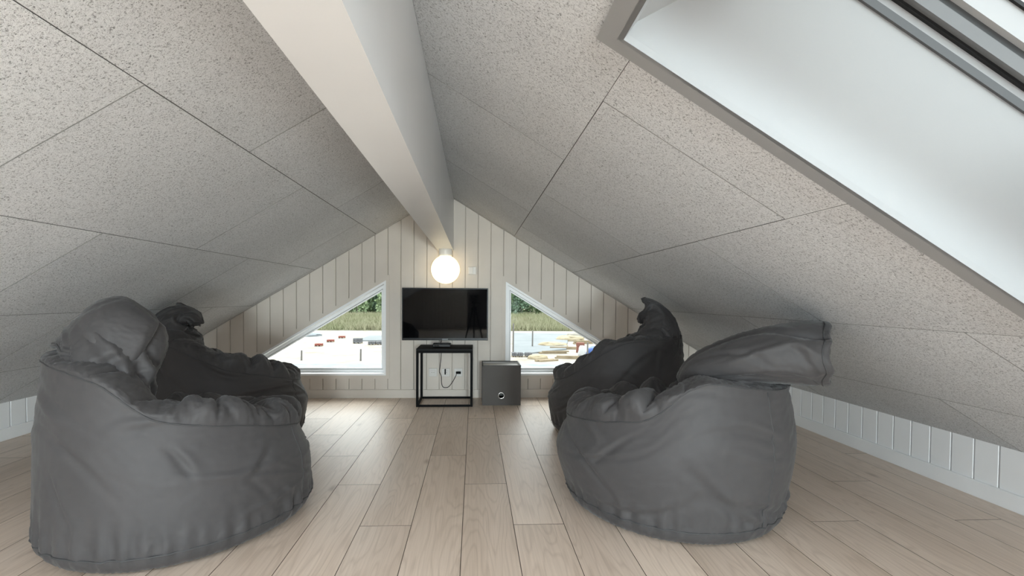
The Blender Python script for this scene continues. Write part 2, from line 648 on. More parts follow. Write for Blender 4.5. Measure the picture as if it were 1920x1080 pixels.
for n_, (key, w) in enumerate(WIN.items(), 1):
    win = tri_ring(w, -.004, .012, -.19, .006).build('window_%d' % n_, M_white)
    tag(win, 'triangular white framed window to the %s of the television' % ('left' if key == 'left' else 'right'), 'window', kind='structure')
    tri_ring(w, -.034, -.0042, .0003, .005).build('casing', M_cream, win)
    tri_ring(w, .010, .036, -.125, -.075).build('window_frame', M_white, win)
    tri_ring(w, .0355, .040, -.112, -.088).build('gasket', M_alu_d, win)
    tri_ring(w, .039, .049, -.115, -.085).build('glazing_bead', M_white, win)
    P = tri(w, .046)
    Geo().prism(P, -.104, -.098, gfn).build('pane', M_glass, win)

# ------------------------------------------------------------------ knee walls
for name, X, sg, phase in (('wall_right', XR, -1, -.937), ('wall_left', XL, 1, -1.090)):
    zt = roof_z(X)
    kf = lambda a, b, d, X=X, sg=sg: (X + sg * d, a, b)
    kw = Geo().prism([(YB2, -.15), (.15, -.15), (.15, zt + .04), (YB2, zt + .04)], -.12, -.014, kf).build(name, M_knee_gap)
    tag(kw, 'low white boarded knee wall under the %s roof slope' % ('right' if sg < 0 else 'left'), 'wall', kind='structure')
    y = phase - .1097 * 92
    while y < 0:
        a, b = max(y, YB2), min(y + .1097, 0)
        if b - a > .015:
            Geo().prism([(a + .003, 0), (b - .003, 0), (b - .003, zt + .006), (a + .003, zt + .006)], -.0135, 0, kf, .002).build('board', M_knee, kw)
        y += .1097
    bs = Geo().prism([(YB2, 0), (-.012, 0), (-.012, BB), (YB2, BB)], .0005, .012, kf, .002).build('baseboard_' + name[5:], M_knee)
    tag(bs, 'white baseboard at the foot of the %s knee wall' % name[5:], 'baseboard', kind='structure')

# rear wall behind the camera, with an unlit alcove on its right
rf = lambda a, b, d: (a, YB + d, b)
rw = Geo()
rw.prism([(XL - .1, -.1), (.055, -.1), (.055, roof_z(.055) + .03), (0, ZR + .03), (XL - .1, roof_z(XL - .1))], -.12, -.014, rf)
rw.prism([(.72, -.1), (XR + .1, -.1), (XR + .1, roof_z(XR + .1)), (.72, roof_z(.72) + .03)], -.12, -.014, rf)
rw.prism([(XL - .1, -.1), (XR + .1, -.1), (XR + .1, roof_z(XR + .1)), (0, ZR + .03), (XL - .1, roof_z(XL - .1))], YB2 - YB - .1, YB2 - YB, rf)
rear = rw.build('wall_rear', M_cream)
tag(rear, 'rear loft wall of cream boards behind the camera, with an opening to a dark closet', 'wall', kind='structure')
for k in range(k0, k1):
    a = max(G0 + PITCHB * k, XL); b = min(G0 + PITCHB * (k + 1), XR)
    for lo, hi in ((XL, .055), (.72, XR)):
        p, q = max(a, lo), min(b, hi)
        if q - p > .02:
            Geo().prism([(p + .0012, 0), (q - .0012, 0), (q - .0012, min(roof_z(q), ZR)), (p + .0012, roof_z(p))], -.0135, 0, rf, .0025).build('board', M_cream, rear)
for n_, (cx_, cz_, sx_, sz_, lb) in enumerate(((1.16, .50, .62, .56, 'added white framed light panel on the rear gable beside the dark closet opening'),
                                               (0, 1.335, .72, .24, 'added wide white framed light panel high on the rear gable under the ridge'))):
    def wring(g0, g1, da, db):
        ra = (cx_ - sx_ / 2 - g0, cx_ + sx_ / 2 + g0, cz_ - sz_ / 2 - g0, cz_ + sz_ / 2 + g0)
        rb_ = (cx_ - sx_ / 2 - g1, cx_ + sx_ / 2 + g1, cz_ - sz_ / 2 - g1, cz_ + sz_ / 2 + g1)
        c4 = lambda q: [(q[0], q[2]), (q[1], q[2]), (q[1], q[3]), (q[0], q[3])]
        vs = [rf(*p, d) for q, d in ((ra, da), (ra, db), (rb_, da), (rb_, db)) for p in c4(q)]
        fs = []
        for i in range(4):
            j = (i + 1) % 4
            fs += [(i, j, 4 + j, 4 + i), (8 + i, 8 + j, 12 + j, 12 + i), (4 + i, 4 + j, 12 + j, 12 + i), (i, j, 8 + j, 8 + i)]
        return Geo().add(vs, fs)
    wo = wring(.03, .002, .0005, .05).build('window_%d' % (7 + n_), M_white)  # added frame around an area light on the solid rear wall, unseen
    tag(wo, lb, 'window', kind='structure')
    Geo().prism([(cx_ - sx_ / 2, cz_ - sz_ / 2), (cx_ + sx_ / 2, cz_ - sz_ / 2), (cx_ + sx_ / 2, cz_ + sz_ / 2), (cx_ - sx_ / 2, cz_ + sz_ / 2)], .044, .047, rf).build('pane', M_glass, wo)

# ------------------------------------------------------------------ skylights


def rect_ring(fn, A, B, d0, d1):
    """ring between rect A=(a0,a1,b0,b1) and inner rect B, from height d0 to d1"""
    ca = lambda q: [(q[0], q[2]), (q[1], q[2]), (q[1], q[3]), (q[0], q[3])]
    vs = [fn(*p, d0) for p in ca(A)] + [fn(*p, d1) for p in ca(A)] + [fn(*p, d0) for p in ca(B)] + [fn(*p, d1) for p in ca(B)]
    fs = []
    for i in range(4):
        j = (i + 1) % 4
        fs += [(i, j, 4 + j, 4 + i), (8 + i, 8 + j, 12 + j, 12 + i), (4 + i, 4 + j, 12 + j, 12 + i), (i, j, 8 + j, 8 + i)]
    return Geo().add(vs, fs)


def grow(q, d):
    return (q[0] - d, q[1] + d, q[2] - d, q[3] + d)


SK_LABEL = ['white lined skylight with grey sash in the right roof slope above the bean bags',
            'added white lined skylight in the left roof slope beside the camera',
            'added white lined skylight in the right roof slope behind the camera',
            'added white lined skylight in the left roof slope near the rear wall']
for k, (side, a0, a1, y0, y1) in enumerate(SKYL):
    fn = slope_fn(side)
    Q = (a0, a1, y0, y1)
    sk = rect_ring(fn, grow(Q, .053), Q, -.012, .002).build('window_%d' % (3 + k), M_trim)     # flat trim on the ceiling
    tag(sk, SK_LABEL[k], 'skylight', kind='structure')
    # lining: straight lip, then splayed at the upper end
    W = (a0 + .175, a1 - .10, y0 + .0, y1 - .0)
    ge = Geo()
    lv = []
    rings = [(Q, -.012), ((a0 + .001, a1 - .001, y0 + .0012, y1 - .0012), .002), ((a0 + .004, a1 - .004, y0 + .0012, y1 - .0012), .034), (W, .334)]
    ca = lambda q: [(q[0], q[2]), (q[1], q[2]), (q[1], q[3]), (q[0], q[3])]
    for q, d in rings:
        lv += [fn(*p, d) for p in ca(q)]
    for q, d in reversed(rings):
        lv += [fn(*p, d) for p in ca(grow(q, .012))]
    fs = []
    nr = len(rings) * 2
    for i in range(nr):
        for c in range(4):
            e = (c + 1) % 4
            i2 = (i + 1) % nr
            fs.append((i * 4 + c, i * 4 + e, i2 * 4 + e, i2 * 4 + c))
    ge.add(lv, fs).build('lining', M_lining, sk)
    O = grow(W, .07)
    rect_ring(fn, O, grow(W, -.006), .334, .352).build('gasket', M_alu_d, sk)
    rect_ring(fn, O, grow(W, .012), .352, .386).build('window_frame', M_alu, sk)
    rect_ring(fn, O, grow(W, .004), .386, .393).build('seal', M_seal, sk)
    rect_ring(fn, O, grow(W, -.010), .393, .423).build('sash_rail', M_alu_m, sk)
    rect_ring(fn, O, grow(W, -.003), .423, .444).build('sash_groove', M_alu_d, sk)
    rect_ring(fn, O, grow(W, -.018), .444, .500).build('sash', M_alu, sk)
    rect_ring(fn, O, grow(W, -.024), .500, .509).build('seal', M_seal, sk)
    for j in range(3):
        rect_ring(fn, O, grow(W, -.020 + .004 * j), .509 + .018 * j, .518 + .018 * j).build('cladding', M_white, sk)
        rect_ring(fn, O, grow(W, -.012 + .004 * j), .518 + .018 * j, .527 + .018 * j).build('cladding', M_alu_d, sk)
    pq = grow(W, .01)
    Geo().prism([(pq[0], pq[2]), (pq[1], pq[2]), (pq[1], pq[3]), (pq[0], pq[3])], .5035, .5065, fn).build('pane', M_glass, sk)
    # portal that guides sky light through the opening (gives off no light itself)
    L = bpy.data.lights.new('sky_portal', 'AREA')
    L.shape = 'RECTANGLE'; L.size = W[1] - W[0]; L.size_y = W[3] - W[2]
    L.cycles.is_portal = True
    po = bpy.data.objects.new('sky_portal', L)
    cen = Vector(fn((W[0] + W[1]) / 2, (W[2] + W[3]) / 2, .60))
    ex = (Vector(fn(1, 0, 0)) - Vector(fn(0, 0, 0))).normalized(); nn = (Vector(fn(0, 0, 1)) - Vector(fn(0, 0, 0))).normalized()
    ey = nn.cross(ex)
    mm = Matrix((ex, ey, nn)).transposed().to_4x4(); mm.translation = cen
    po.matrix_world = mm
    col.objects.link(po)

# ------------------------------------------------------------------ bean bags


def relax(V0, gu, gv, w, iters, seed, noise, floor_z=None, bend=.12, press=0.0, per=True):
    """grid cloth relaxation: V0 (nu,nv,3) closed along axis 0; gu,gv rest-length factors; w goal weights (nv,) or (nu,nv)"""
    rng = np.random.default_rng(seed)
    V = V0 + noise
    W = np.broadcast_to(w, V0.shape[:2])[..., None]
    sets = []
    for du, dv, st in ((1, 0, 1), (0, 1, 1), (1, 1, .6), (1, -1, .6), (2, 0, bend), (0, 2, bend)):
        A = V0
        B = np.roll(V0, -du, axis=0)
        if dv > 0:
            A, B = A[:, :-dv], B[:, dv:]
            sl_a, sl_b = slice(None, -dv), slice(dv, None)
        elif dv < 0:
            A, B = A[:, -dv:], B[:, :dv]
            sl_a, sl_b = slice(-dv, None), slice(None, dv)
        else:
            sl_a = sl_b = slice(None)
        rest = np.linalg.norm(B - A, axis=2)
        f = gu if dv == 0 else gv if du == 0 else (gu + gv) / 2
        f = np.broadcast_to(f, V0.shape[:2])
        rest = rest * f[:, sl_a]
        sets.append((du, sl_a, sl_b, st, rest))
    for it in range(iters):
        acc = np.zeros_like(V); cnt = 0
        for du, sa, sb, st, rest in sets:
            Vb = np.roll(V, -du, axis=0)
            D = Vb[:, sb] - V[:, sa]
            L = np.linalg.norm(D, axis=2) + 1e-9
            c = (.5 * st * (L - rest) / L)[..., None] * D
            acc[:, sa] += c
            t_ = np.zeros_like(V); t_[:, sb] = -c
            acc += np.roll(t_, du, axis=0)
        V = V + acc * .34 + W * (V0 - V)
        if press:
            n_ = np.cross(np.roll(V, -1, 0) - np.roll(V, 1, 0), np.gradient(V, axis=1))
            n_ /= np.linalg.norm(n_, axis=2, keepdims=True) + 1e-9
            V = V + press * n_
        if floor_z is not None:
            V[..., 2] = np.maximum(V[..., 2], floor_z)
    return V


def grid_obj(name, V, material, parent, cap0=True, cap1=True):
    nu, nv = V.shape[:2]
    idx = np.arange(nu * nv).reshape(nu, nv)
    a = idx[:, :-1]; b = np.roll(idx, -1, 0)[:, :-1]; c = np.roll(idx, -1, 0)[:, 1:]; d = idx[:, 1:]
    faces = np.stack([a, b, c, d], -1).reshape(-1, 4).tolist()
    if cap0: faces.append(idx[::-1, 0].tolist())
    if cap1: faces.append(idx[:, -1].tolist())
    me = bpy.data.meshes.new(name)
    me.from_pydata(V.reshape(-1, 3).tolist(), [], faces)
    me.update()
    me.polygons.foreach_set('use_smooth', [True] * len(me.polygons))
    me.materials.append(material)
    return link(bpy.data.objects.new(name, me), parent)


def sstep(t):
    t = np.clip(t, 0, 1)
    return t * t * (3 - 2 * t)


def crom(P, ts):
    P = np.array(P, float)
    P = np.vstack([2 * P[0] - P[1], P, 2 * P[-1] - P[-2]])
    out = []
    n = len(P) - 3
    for t in ts:
        x = min(t * n, n - 1e-6); i = int(x); f = x - i
        p0, p1, p2, p3 = P[i:i + 4]
        out.append(.5 * (2 * p1 + (p2 - p0) * f + (2 * p0 - 5 * p1 + 4 * p2 - p3) * f * f + (3 * p1 - p0 - 3 * p2 + p3) * f ** 3))
    return np.array(out)


def fold_noise(shape_a, shape_b, dirs, rng, count, amp, ang, ln, wd, mask=None, tlo=.1, thi=1.0, vs=3.5):
    """random long creases over a grid; shape_a: angle (nu), shape_b: 0..1 (nv)"""
    out = np.zeros(dirs.shape)
    P = shape_a[:, None]; T = shape_b[None, :]
    for _ in range(count):
        a0 = rng.uniform(0, 2 * np.pi); t0 = rng.uniform(tlo, thi); an = rng.uniform(*ang); l_ = rng.uniform(*ln); w_ = rng.uniform(*wd)
        du = (P - a0 + np.pi) % (2 * np.pi) - np.pi; dv = (T - t0) * vs
        bend_ = rng.uniform(-.5, .5)
        s1 = du * math.cos(an) + dv * math.sin(an); s2 = -du * math.sin(an) + dv * math.cos(an) + bend_ * s1 * s1
        k = rng.uniform(*amp) * rng.choice([-1, -1, 1])
        out += (k * np.exp(-(s1 / l_) ** 2) * (np.exp(-(s2 / w_) ** 2) - .5 * np.exp(-((s2 - 1.6 * w_) / w_) ** 2)))[..., None] * dirs
    if mask is not None:
        out *= mask
    return out


def sack(st, rng, seed, world, name, parent, mouth=False, folds=20, amp=(.008, .018), excess=1.05, NL=64, NC=110, power=.85, wave=1.0, creases=()):
    """lofted soft sack along stations (x, y, z, half width, half thickness, twist)"""
    S = crom(np.array(st, float), np.linspace(0, 1, NL))
    ctr = S[:, :3]
    T = np.gradient(ctr, axis=0); T /= np.linalg.norm(T, axis=1, keepdims=True)
    lat = np.array([0, 1., 0]) - T * T[:, 1:2]
    lat /= np.linalg.norm(lat, axis=1, keepdims=True)
    nrm = np.cross(T, lat)
    tw = np.radians(S[:, 5])[:, None]
    l2 = lat * np.cos(tw) + nrm * np.sin(tw); n2 = np.cross(T, l2)
    q = np.arange(NC) * 2 * np.pi / NC
    ce_ = np.sign(np.cos(q)) * np.abs(np.cos(q)) ** power; se_ = np.sign(np.sin(q)) * np.abs(np.sin(q)) ** power
    V = ctr[None] + l2[None] * (S[:, 3][None] * ce_[:, None])[..., None] + n2[None] * (S[:, 4][None] * se_[:, None])[..., None]
    out = l2[None] * ce_[:, None, None] + n2[None] * se_[:, None, None]
    nz = fold_noise(q, np.linspace(0, 1, NL), out, rng, folds, amp, (.5, 2.6), (.4, 1.2), (.08, .18))
    if mouth:                               # wavy open hem, then turned back inside
        wav = sum(rng.normal() * np.cos(f_ * q + rng.uniform(0, 6.28)) for f_ in (2, 3, 4, 5, 7))
        wav /= np.abs(wav).max()
        ramp_ = sstep((np.linspace(0, 1, NL) - .55) / .45)
        nz += wave * (T[None] * (.030 * wav[:, None] * ramp_[None])[..., None] + out * (.020 * np.roll(wav, 13)[:, None] * ramp_[None])[..., None])
    for (q0_, t0_, an_, l_, w_, d_) in creases:
        du = (q[:, None] - math.radians(q0_) + np.pi) % (2 * np.pi) - np.pi; dv = (np.linspace(0, 1, NL)[None] - t0_) * 3.5
        s1 = du * math.cos(an_) + dv * math.sin(an_); s2 = -du * math.sin(an_) + dv * math.cos(an_)
        nz += (d_ * np.exp(-(s1 / l_) ** 2) * np.exp(-np.abs(s2 / w_) ** 1.3))[..., None] * out
    nz += rng.normal(size=nz.shape) * .0004
    V = relax(V + nz * .85, excess, excess, np.full((1, NL), .012), 90, seed, nz * .15)
    hem = V[:, -1].copy()
    if mouth:
        c_ = hem.mean(0); t_ = T[-1]
        inner = [c_ + (hem - c_) * k_ - t_ * d_ for k_, d_ in ((.965, -.004), (.93, .006), (.90, .03), (.84, .08), (.70, .13), (.4, .15))]
        V = np.concatenate([V, np.stack(inner, 1)], 1)
    o = grid_obj(name, world(V), M_bag, parent)
    if mouth:
        Geo().tube(world(V[:, NL - 4])[::2].tolist(), .0028, 6, True).build('hem_seam', M_seam, o, True)
    return o


def bean_bag(label, loc, facing, seed, R_=.44, rim=((.5, .34), (0, .45), (-.45, .62)), ruffle=.09, mound=None, hood=None, vseams=(), base_r=.88,
             seat=.26, front=1.13, rear=.97, gathers=(4, 17, 9), fold_amp=1.0, bulge=.012, back_ruffle=.35, hood_amp=(.008, .020), hem_wave=1.0, creases=(), far=1, far_drop=.05):
    rng = np.random.default_rng(seed)
    root = empty('bean_bag', (loc[0], loc[1], 0))
    tag(root, label, 'bean bag', 'charcoal bean bags facing the television')
    NU = 300
    ph = np.arange(NU) * 2 * np.pi / NU
    ca, sa = np.cos(ph), np.sin(ph)
    rim = sorted(rim)
    xs = R_ * ca
    H = np.interp(xs, [p[0] for p in rim], [p[1] for p in rim])
    for _ in range(30):
        H = (np.roll(H, 1) + 2 * H + np.roll(H, -1)) / 4
    H = H - far_drop * np.maximum(far * sa, 0) ** 1.3
    back = (1 - ca) / 2
    fx = np.where(ca > 0, 1 + (front - 1) * sstep(ca), 1 + (rear - 1) * sstep(-ca))
    rows = []
    kinds = []

    def put(r, z, kind):
        rows.append(np.stack([r * ca * fx, r * sa, z + np.zeros(NU)], -1)); kinds.append(kind)
    for t in np.linspace(.12, .96, 7):
        put(base_r * R_ * t + 0 * ph, np.full(NU, .004), 0)
    for t in np.linspace(.08, 1, 8):
        a = t * np.pi / 2
        put(base_r * R_ * .96 + .055 * np.sin(a) + 0 * ph, .004 + .072 * (1 - np.cos(a)) + 0 * ph, 1)
    rb = base_r * R_ * .96 + .055
    NW = 46
    for t in np.linspace(0, 1, NW + 1)[1:]:
        z = .076 + (H - .076) * t
        r = rb + (R_ - rb) * np.sin(np.pi * .5 * np.minimum(t * 1.5, 1)) + bulge * np.sin(np.pi * t)
        r = r - .03 * sstep((t - .5) / .5) * (1 - .4 * back)
        put(r, z, 2)
    rt = r.copy()
    NR = 28
    for t in np.linspace(0, 1, NR + 1)[1:]:
        a = t * np.pi * .95
        hr = ruffle * (1 - (1 - back_ruffle) * sstep((back - .45) / .25))
        z = H + hr * np.sin(a) ** .75
        rr_ = rt + .014 * np.sin(a) * (hr / ruffle) - .085 * (1 - np.cos(a))
        put(rr_, z, 3)
    rin, zin = rr_.copy(), z.copy()
    NS = 24
    for t in np.linspace(0, 1, NS + 1)[1:-1]:
        s_ = 1 - t
        put(rin * s_, seat + (zin - seat) * s_ ** 1.9, 4)
    V0 = np.stack(rows, 1)
    kinds = np.array(kinds)
    nv = len(kinds)
    gu = np.ones((NU, nv)); gv = np.ones((NU, nv)); w = np.zeros(nv)
    first = int(np.where(kinds == 2)[0][0])
    seam_row = int(np.where(kinds == 2)[0][-1])
    base_row = int(np.where(kinds == 1)[0][6])
    for j in range(nv):
        k = kinds[j]
        if k == 0: w[j] = .2
        if k == 1: gu[:, j] = 1.05; w[j] = .03
        if k == 2:
            t = (j - first) / NW
            gu[:, j] = 1.012 + .03 * math.exp(-(t / .12) ** 2)
            gv[:, j] = 1.02 + .04 * (back > .45) * sstep((t - .3) / .5)
            w[j] = .012
        if k == 3:
            t = (j - seam_row) / NR
            gu[:, j] = 1.02 + .10 * math.sin(math.pi * t) ** .6
            gv[:, j] = 1.02
            w[j] = .010
        if k == 4: gu[:, j] = 1.04; gv[:, j] = 1.02; w[j] = .02
    w[seam_row - 1:seam_row + 1] = .10
    w[base_row] = .06
    noise = np.zeros_like(V0)
    rad = np.stack([ca, sa, 0 * ca], -1)

    def band(lo, hi, mid, wid):
        g = np.zeros(NU)
        for f_ in range(lo, hi):
            g += rng.normal() * np.cos(f_ * ph + rng.uniform(0, 6.28)) * math.exp(-((f_ - mid) / wid) ** 2)
        return g / np.abs(g).max()
    lo, hi, mid = gathers
    n1, n2_, n3 = band(lo, hi, mid, 5), band(lo, hi, mid, 5), band(9, 34, 20, 8)
    bil = np.abs(n1) ** .75 * 2 - .75                    # rounded pillows with sharp valleys
    bil2 = np.abs(n2_) ** .75 * 2 - .75
    b_ = band(20, 70, 42, 16)
    for j in range(nv):
        k = kinds[j]
        if k == 3:
            t = (j - seam_row) / NR
            e = math.sin(math.pi * min(t * 1.05, 1)) ** .6
            sh = int(9 * t)
            noise[:, j, 2] += (hr / ruffle) * fold_amp * (.034 * np.roll(bil, sh) + .010 * np.roll(n3, 2 * sh)) * e
            noise[:, j] += rad * ((hr / ruffle) * fold_amp * (.024 * np.roll(bil2, -sh) + .008 * n3) * e)[:, None]
        if k == 4:
            t = (j - seam_row - NR) / NS
            noise[:, j, 2] += fold_amp * .030 * np.roll(bil, 9) * (1 - t) ** 2
        if k in (1, 2):
            zz = V0[0, j, 2]
            noise[:, j] += rad * (.010 * b_ * math.exp(-((zz - .075) / .045) ** 2) * (zz > .008))[:, None]
    noise += fold_noise(ph, np.linspace(0, 1, nv), np.broadcast_to(rad[:, None, :], V0.shape), rng, 34, (.006, .016), (-1.2, 1.2), (.12, .55), (.022, .05),
                        (kinds == 2)[None, :, None], .15, .58, 3.2)
    noise += rng.normal(size=noise.shape) * .0008
    V = relax(V0 + noise * .8, gu, gv, w[None, :], 130, seed, noise * .2, .003)
    smooth_w = np.where(kinds == 2, np.clip((np.arange(nv) - first) / 8, 0, 1), 0)[None, :, None] * .5
    for _ in range(2):
        A = (np.roll(V, 1, 0) + np.roll(V, -1, 0)) / 2
        A[:, 1:-1] = (A[:, 1:-1] + (V[:, 2:] + V[:, :-2]) / 2) / 2
        V = V + (A - V) * smooth_w
    c, s_ = math.cos(facing), math.sin(facing)

    def world(Q):
        Q = np.asarray(Q)
        return np.stack([loc[0] + c * Q[..., 0] - s_ * Q[..., 1], loc[1] + s_ * Q[..., 0] + c * Q[..., 1], Q[..., 2]], -1)
    body = grid_obj('body', world(V), M_bag, root)
    Geo().tube(world(V[:, seam_row] + rad * .0005)[::2].tolist(), .0027, 6, True).build('rim_seam', M_seam, body, True)
    Geo().tube(world(V[:, base_row] + rad * .0005)[::2].tolist(), .0030, 6, True).build('base_seam', M_seam, body, True)
    for a in vseams:
        k = int(round(a / 360 * NU)) % NU
        Geo().tube(world(V[k, base_row:seam_row + 1])[::2].tolist(), .0022, 6).build('side_seam', M_seam, body, True)
    if mound:
        sack(mound, rng, seed + 1, world, 'backrest', root, False, 22, (.006, .016), 1.06)
    if hood:
        sack(hood, rng, seed + 2, world, 'hood', root, True, 20, hood_amp, 1.03, wave=hem_wave, creases=creases)
    return root


# stations in the bag's own frame: x forward, y to its left, z up, half width, half thickness, twist
bean_bag('charcoal bean bag left of the walkway, its wide smooth top folded forward in a hood', (-.90, -2.385), math.radians(35), 11,
         rim=((.45, .33), (.2, .41), (0, .45), (-.12, .48), (-.25, .60), (-.42, .655)), vseams=(150, 325), R_=.428, base_r=.945, rear=.95, front=1.12, bulge=.008,
         mound=[(-.19, 0, .36, .22, .13, 0), (-.205, 0, .52, .235, .135, 0), (-.215, 0, .63, .24, .14, 0), (-.21, 0, .73, .19, .11, 0), (-.19, 0, .78, .10, .05, 0)],
         hood=[(-.10, 0, .828, .06, .045, 0), (-.115, 0, .81, .15, .10, 0), (-.145, 0, .765, .19, .135, 0), (-.175, 0, .71, .205, .15, 0), (-.205, 0, .655, .21, .157, 0), (-.222, 0, .625, .21, .158, 0)],
         hood_amp=(.003, .007), hem_wave=.5, far_drop=.11,
         creases=((140, .42, 1.35, 1.2, .20, -.034), (165, .55, 1.6, 1.0, .20, .012), (200, .80, .25, .8, .09, -.014)))
bean_bag('charcoal bean bag beside the left triangular window, with a small crumpled curled tip', (-1.29, -1.24), math.radians(28), 23,
         rim=((.45, .34), (.2, .42), (0, .47), (-.12, .53), (-.25, .60), (-.42, .63)), vseams=(325,), back_ruffle=.7, front=1.10, far_drop=.05,
         mound=[(-.22, 0, .38, .26, .16, 0), (-.24, 0, .54, .25, .155, 0), (-.25, 0, .64, .20, .135, 0), (-.25, 0, .70, .12, .08, 0)],
         hood=[(-.25, 0, .60, .18, .14, 0), (-.255, 0, .68, .17, .11, 0), (-.23, 0, .745, .14, .07, 4), (-.16, 0, .755, .125, .05, 8), (-.115, 0, .72, .12, .04, 10)])
bean_bag('charcoal bean bag right of the walkway, its broad top flopped outwards over the back', (1.105, -2.305), math.radians(145), 35,
         rim=((.45, .36), (.2, .40), (.02, .43), (-.05, .46), (-.13, .56), (-.22, .59), (-.42, .55)), vseams=(150, 330), base_r=.84, rear=1.0, back_ruffle=.1, far=-1, far_drop=.05,
         mound=[(-.20, 0, .36, .26, .17, 0), (-.22, 0, .48, .25, .17, 0), (-.24, 0, .57, .22, .15, 0), (-.25, 0, .63, .14, .10, 0)],
         hood=[(-.05, 0, .53, .12, .05, 0), (-.12, 0, .585, .20, .075, 0), (-.24, 0, .635, .245, .09, 0), (-.36, 0, .665, .25, .105, 0), (-.47, 0, .68, .235, .115, 0), (-.545, 0, .685, .21, .11, 0)],
         hood_amp=(.005, .012), hem_wave=.45,
         creases=((318, .88, 1.35, .55, .22, -.055), (345, .80, 1.1, .7, .14, .020), (30, .45, 1.3, 1.0, .10, -.014)))
bean_bag('charcoal bean bag beside the right triangular window, with a knotted upright top', (1.205, -1.12), math.radians(150), 47,
         rim=((.45, .31), (.25, .375), (.1, .47), (0, .545), (-.15, .62), (-.42, .63)), vseams=(205,), R_=.42, front=1.08, back_ruffle=.3, far=-1, far_drop=.03,
         mound=[(-.22, 0, .40, .25, .16, 0), (-.235, 0, .56, .24, .16, 0), (-.235, 0, .66, .20, .14, 0), (-.225, 0, .705, .13, .09, 0)],
         hood=[(-.25, 0, .58, .18, .15, 0), (-.25, 0, .68, .165, .125, 6), (-.235, 0, .745, .14, .095, 14), (-.20, 0, .785, .12, .07, 22), (-.155, 0, .80, .11, .058, 28)])

# ------------------------------------------------------------------ television
tv = empty('television', (0, -.02, .5))
tag(tv, 'black flat screen television mounted on the boarded gable wall', 'television')
x0, x1, z0, z1 = -.361, .371, .505, .953
Geo().box(x0, x1, -.066, -.046, z0, z1, .003).build('bezel', M_plastic, tv)
Geo().box(x0 + .008, x1 - .008, -.0668, -.0655, z0 + .020, z1 - .008).build('screen', M_screen, tv)
Geo().box(x0 + .10, x1 - .10, -.047, -.020, z0 + .05, z1 - .12, .008).build('rear_housing', M_plastic, tv)
Geo().box(-.10, .11, -.021, -.0005, .62, .80, .002).build('wall_bracket', M_black, tv)
Geo().box(-.02, .03, -.0672, -.0655, z0 + .006, z0 + .013).build('brand_badge', mat('grey_badge', (.25, .25, .26), .4), tv)

# ------------------------------------------------------------------ side table
tb = empty('side_table', (.018, -.18, 0))
tag(tb, 'square black metal side table with open frame under the television', 'side table')
tx0, tx1, ty0, ty1, th = -.206, .243, -.371, -.022, .465
s = .019
Geo().box(tx0, tx1, ty0, ty1, th - .020, th, .002).build('table_top', mat('black_stained_board', (.008, .008, .008), .5, 0, .1), tb)
for xx in (tx0, tx1 - s):
    for yy in (ty0, ty1 - s):
        Geo().box(xx, xx + s, yy, yy + s, 0, th - .020, .0012).build('leg', M_black, tb)
for zz in (0, th - .020 - s * .8):
    for yy in (ty0, ty1 - s):
        Geo().box(tx0 + s, tx1 - s, yy + .001, yy + s - .001, zz, zz + s * .8, .001).build('rail', M_black, tb)
    for xx in (tx0, tx1 - s):
        Geo().box(xx + .001, xx + s - .001, ty0 + s, ty1 - s, zz, zz + s * .8, .001).build('rail', M_black, tb)

# set-top box
sb = empty('set_top_box', (-.01, -.22, th))
tag(sb, 'small black receiver box lying on the side table', 'receiver')
Geo().box(-.085, .06, -.27, -.15, th + .003, th + .028, .004).build('case', M_plastic, sb)
for xx in (-.075, .05):
    for yy in (-.26, -.16):
        Geo().lathe([(.006, 0), (.006, .004)], (xx, yy, th), 10).build('foot', M_black, sb)
Geo().box(-.072, -.03, -.2708, -.2695, th + .010, th + .020).build('display', M_screen, sb)

# ------------------------------------------------------------------ sockets, cables, wall control
def socket(x, z, name='wall_socket', label=''):
    e = empty(name, (x, 0, z))
    tag(e, label, 'socket', 'white sockets behind the side table')
    g = Geo().box(x - .036, x + .036, -.010, -.0003, z - .036, z + .036, .003).build('cover_plate', M_socket, e)
    Geo().box(x - .020, x + .020, -.0135, -.0095, z - .020, z + .020, .0015).build('insert', M_socket, e)
    for dx in (-.008, .008):
        Geo().lathe([(.0025, 0), (.0025, .0008)], (x + dx, -.0134, z), 8, 'y').build('socket_hole', M_seal, e)
    return e


for x, lb in ((-.102, 'white wall socket at the left of the row behind the side table'),
              (.008, 'white wall socket in the middle of the row holding the upright black plug'),
              (.118, 'white wall socket at the right of the row with the cable plug')):
    socket(x, .222, label=lb)
pl = Geo().box(.000, .010, -.034, -.0137, .222 - .016, .222 + .032, .003).build('power_plug', M_black)
tag(pl, 'slim black plug standing upright in the middle wall socket', 'plug')
pg = empty('power_cable', (.118, -.02, .222))
tag(pg, 'thin black cable looping from the receiver to the right wall socket', 'cable')
Geo().box(.098, .140, -.036, -.0137, .212, .232, .004).build('plug', M_black, pg)
cp = crom([(-.030, -.016, th + .012), (-.031, -.0158, .44), (-.032, -.0158, .36), (-.040, -.0158, .27), (-.045, -.0160, .23), (-.030, -.0160, .19),
           (-.026, -.016, .13), (-.012, -.0165, .095), (.030, -.018, .095), (.065, -.020, .135), (.095, -.022, .19), (.104, -.024, .216)], np.linspace(0, 1, 60))
Geo().tube(cp.tolist(), .0028, 7).build('lead', M_black, pg, True)
cp = crom([(-.028, -.055, z0 + .02), (-.029, -.058, z0 - .01), (-.03, -.085, th + .028), (-.032, -.125, th + .012), (-.032, -.149, th + .012)], np.linspace(0, 1, 30))
av = Geo().tube(cp.tolist(), .0032, 7).build('video_cable', M_black, None, True)
tag(av, 'short black cable hanging from the television down to the receiver', 'cable')

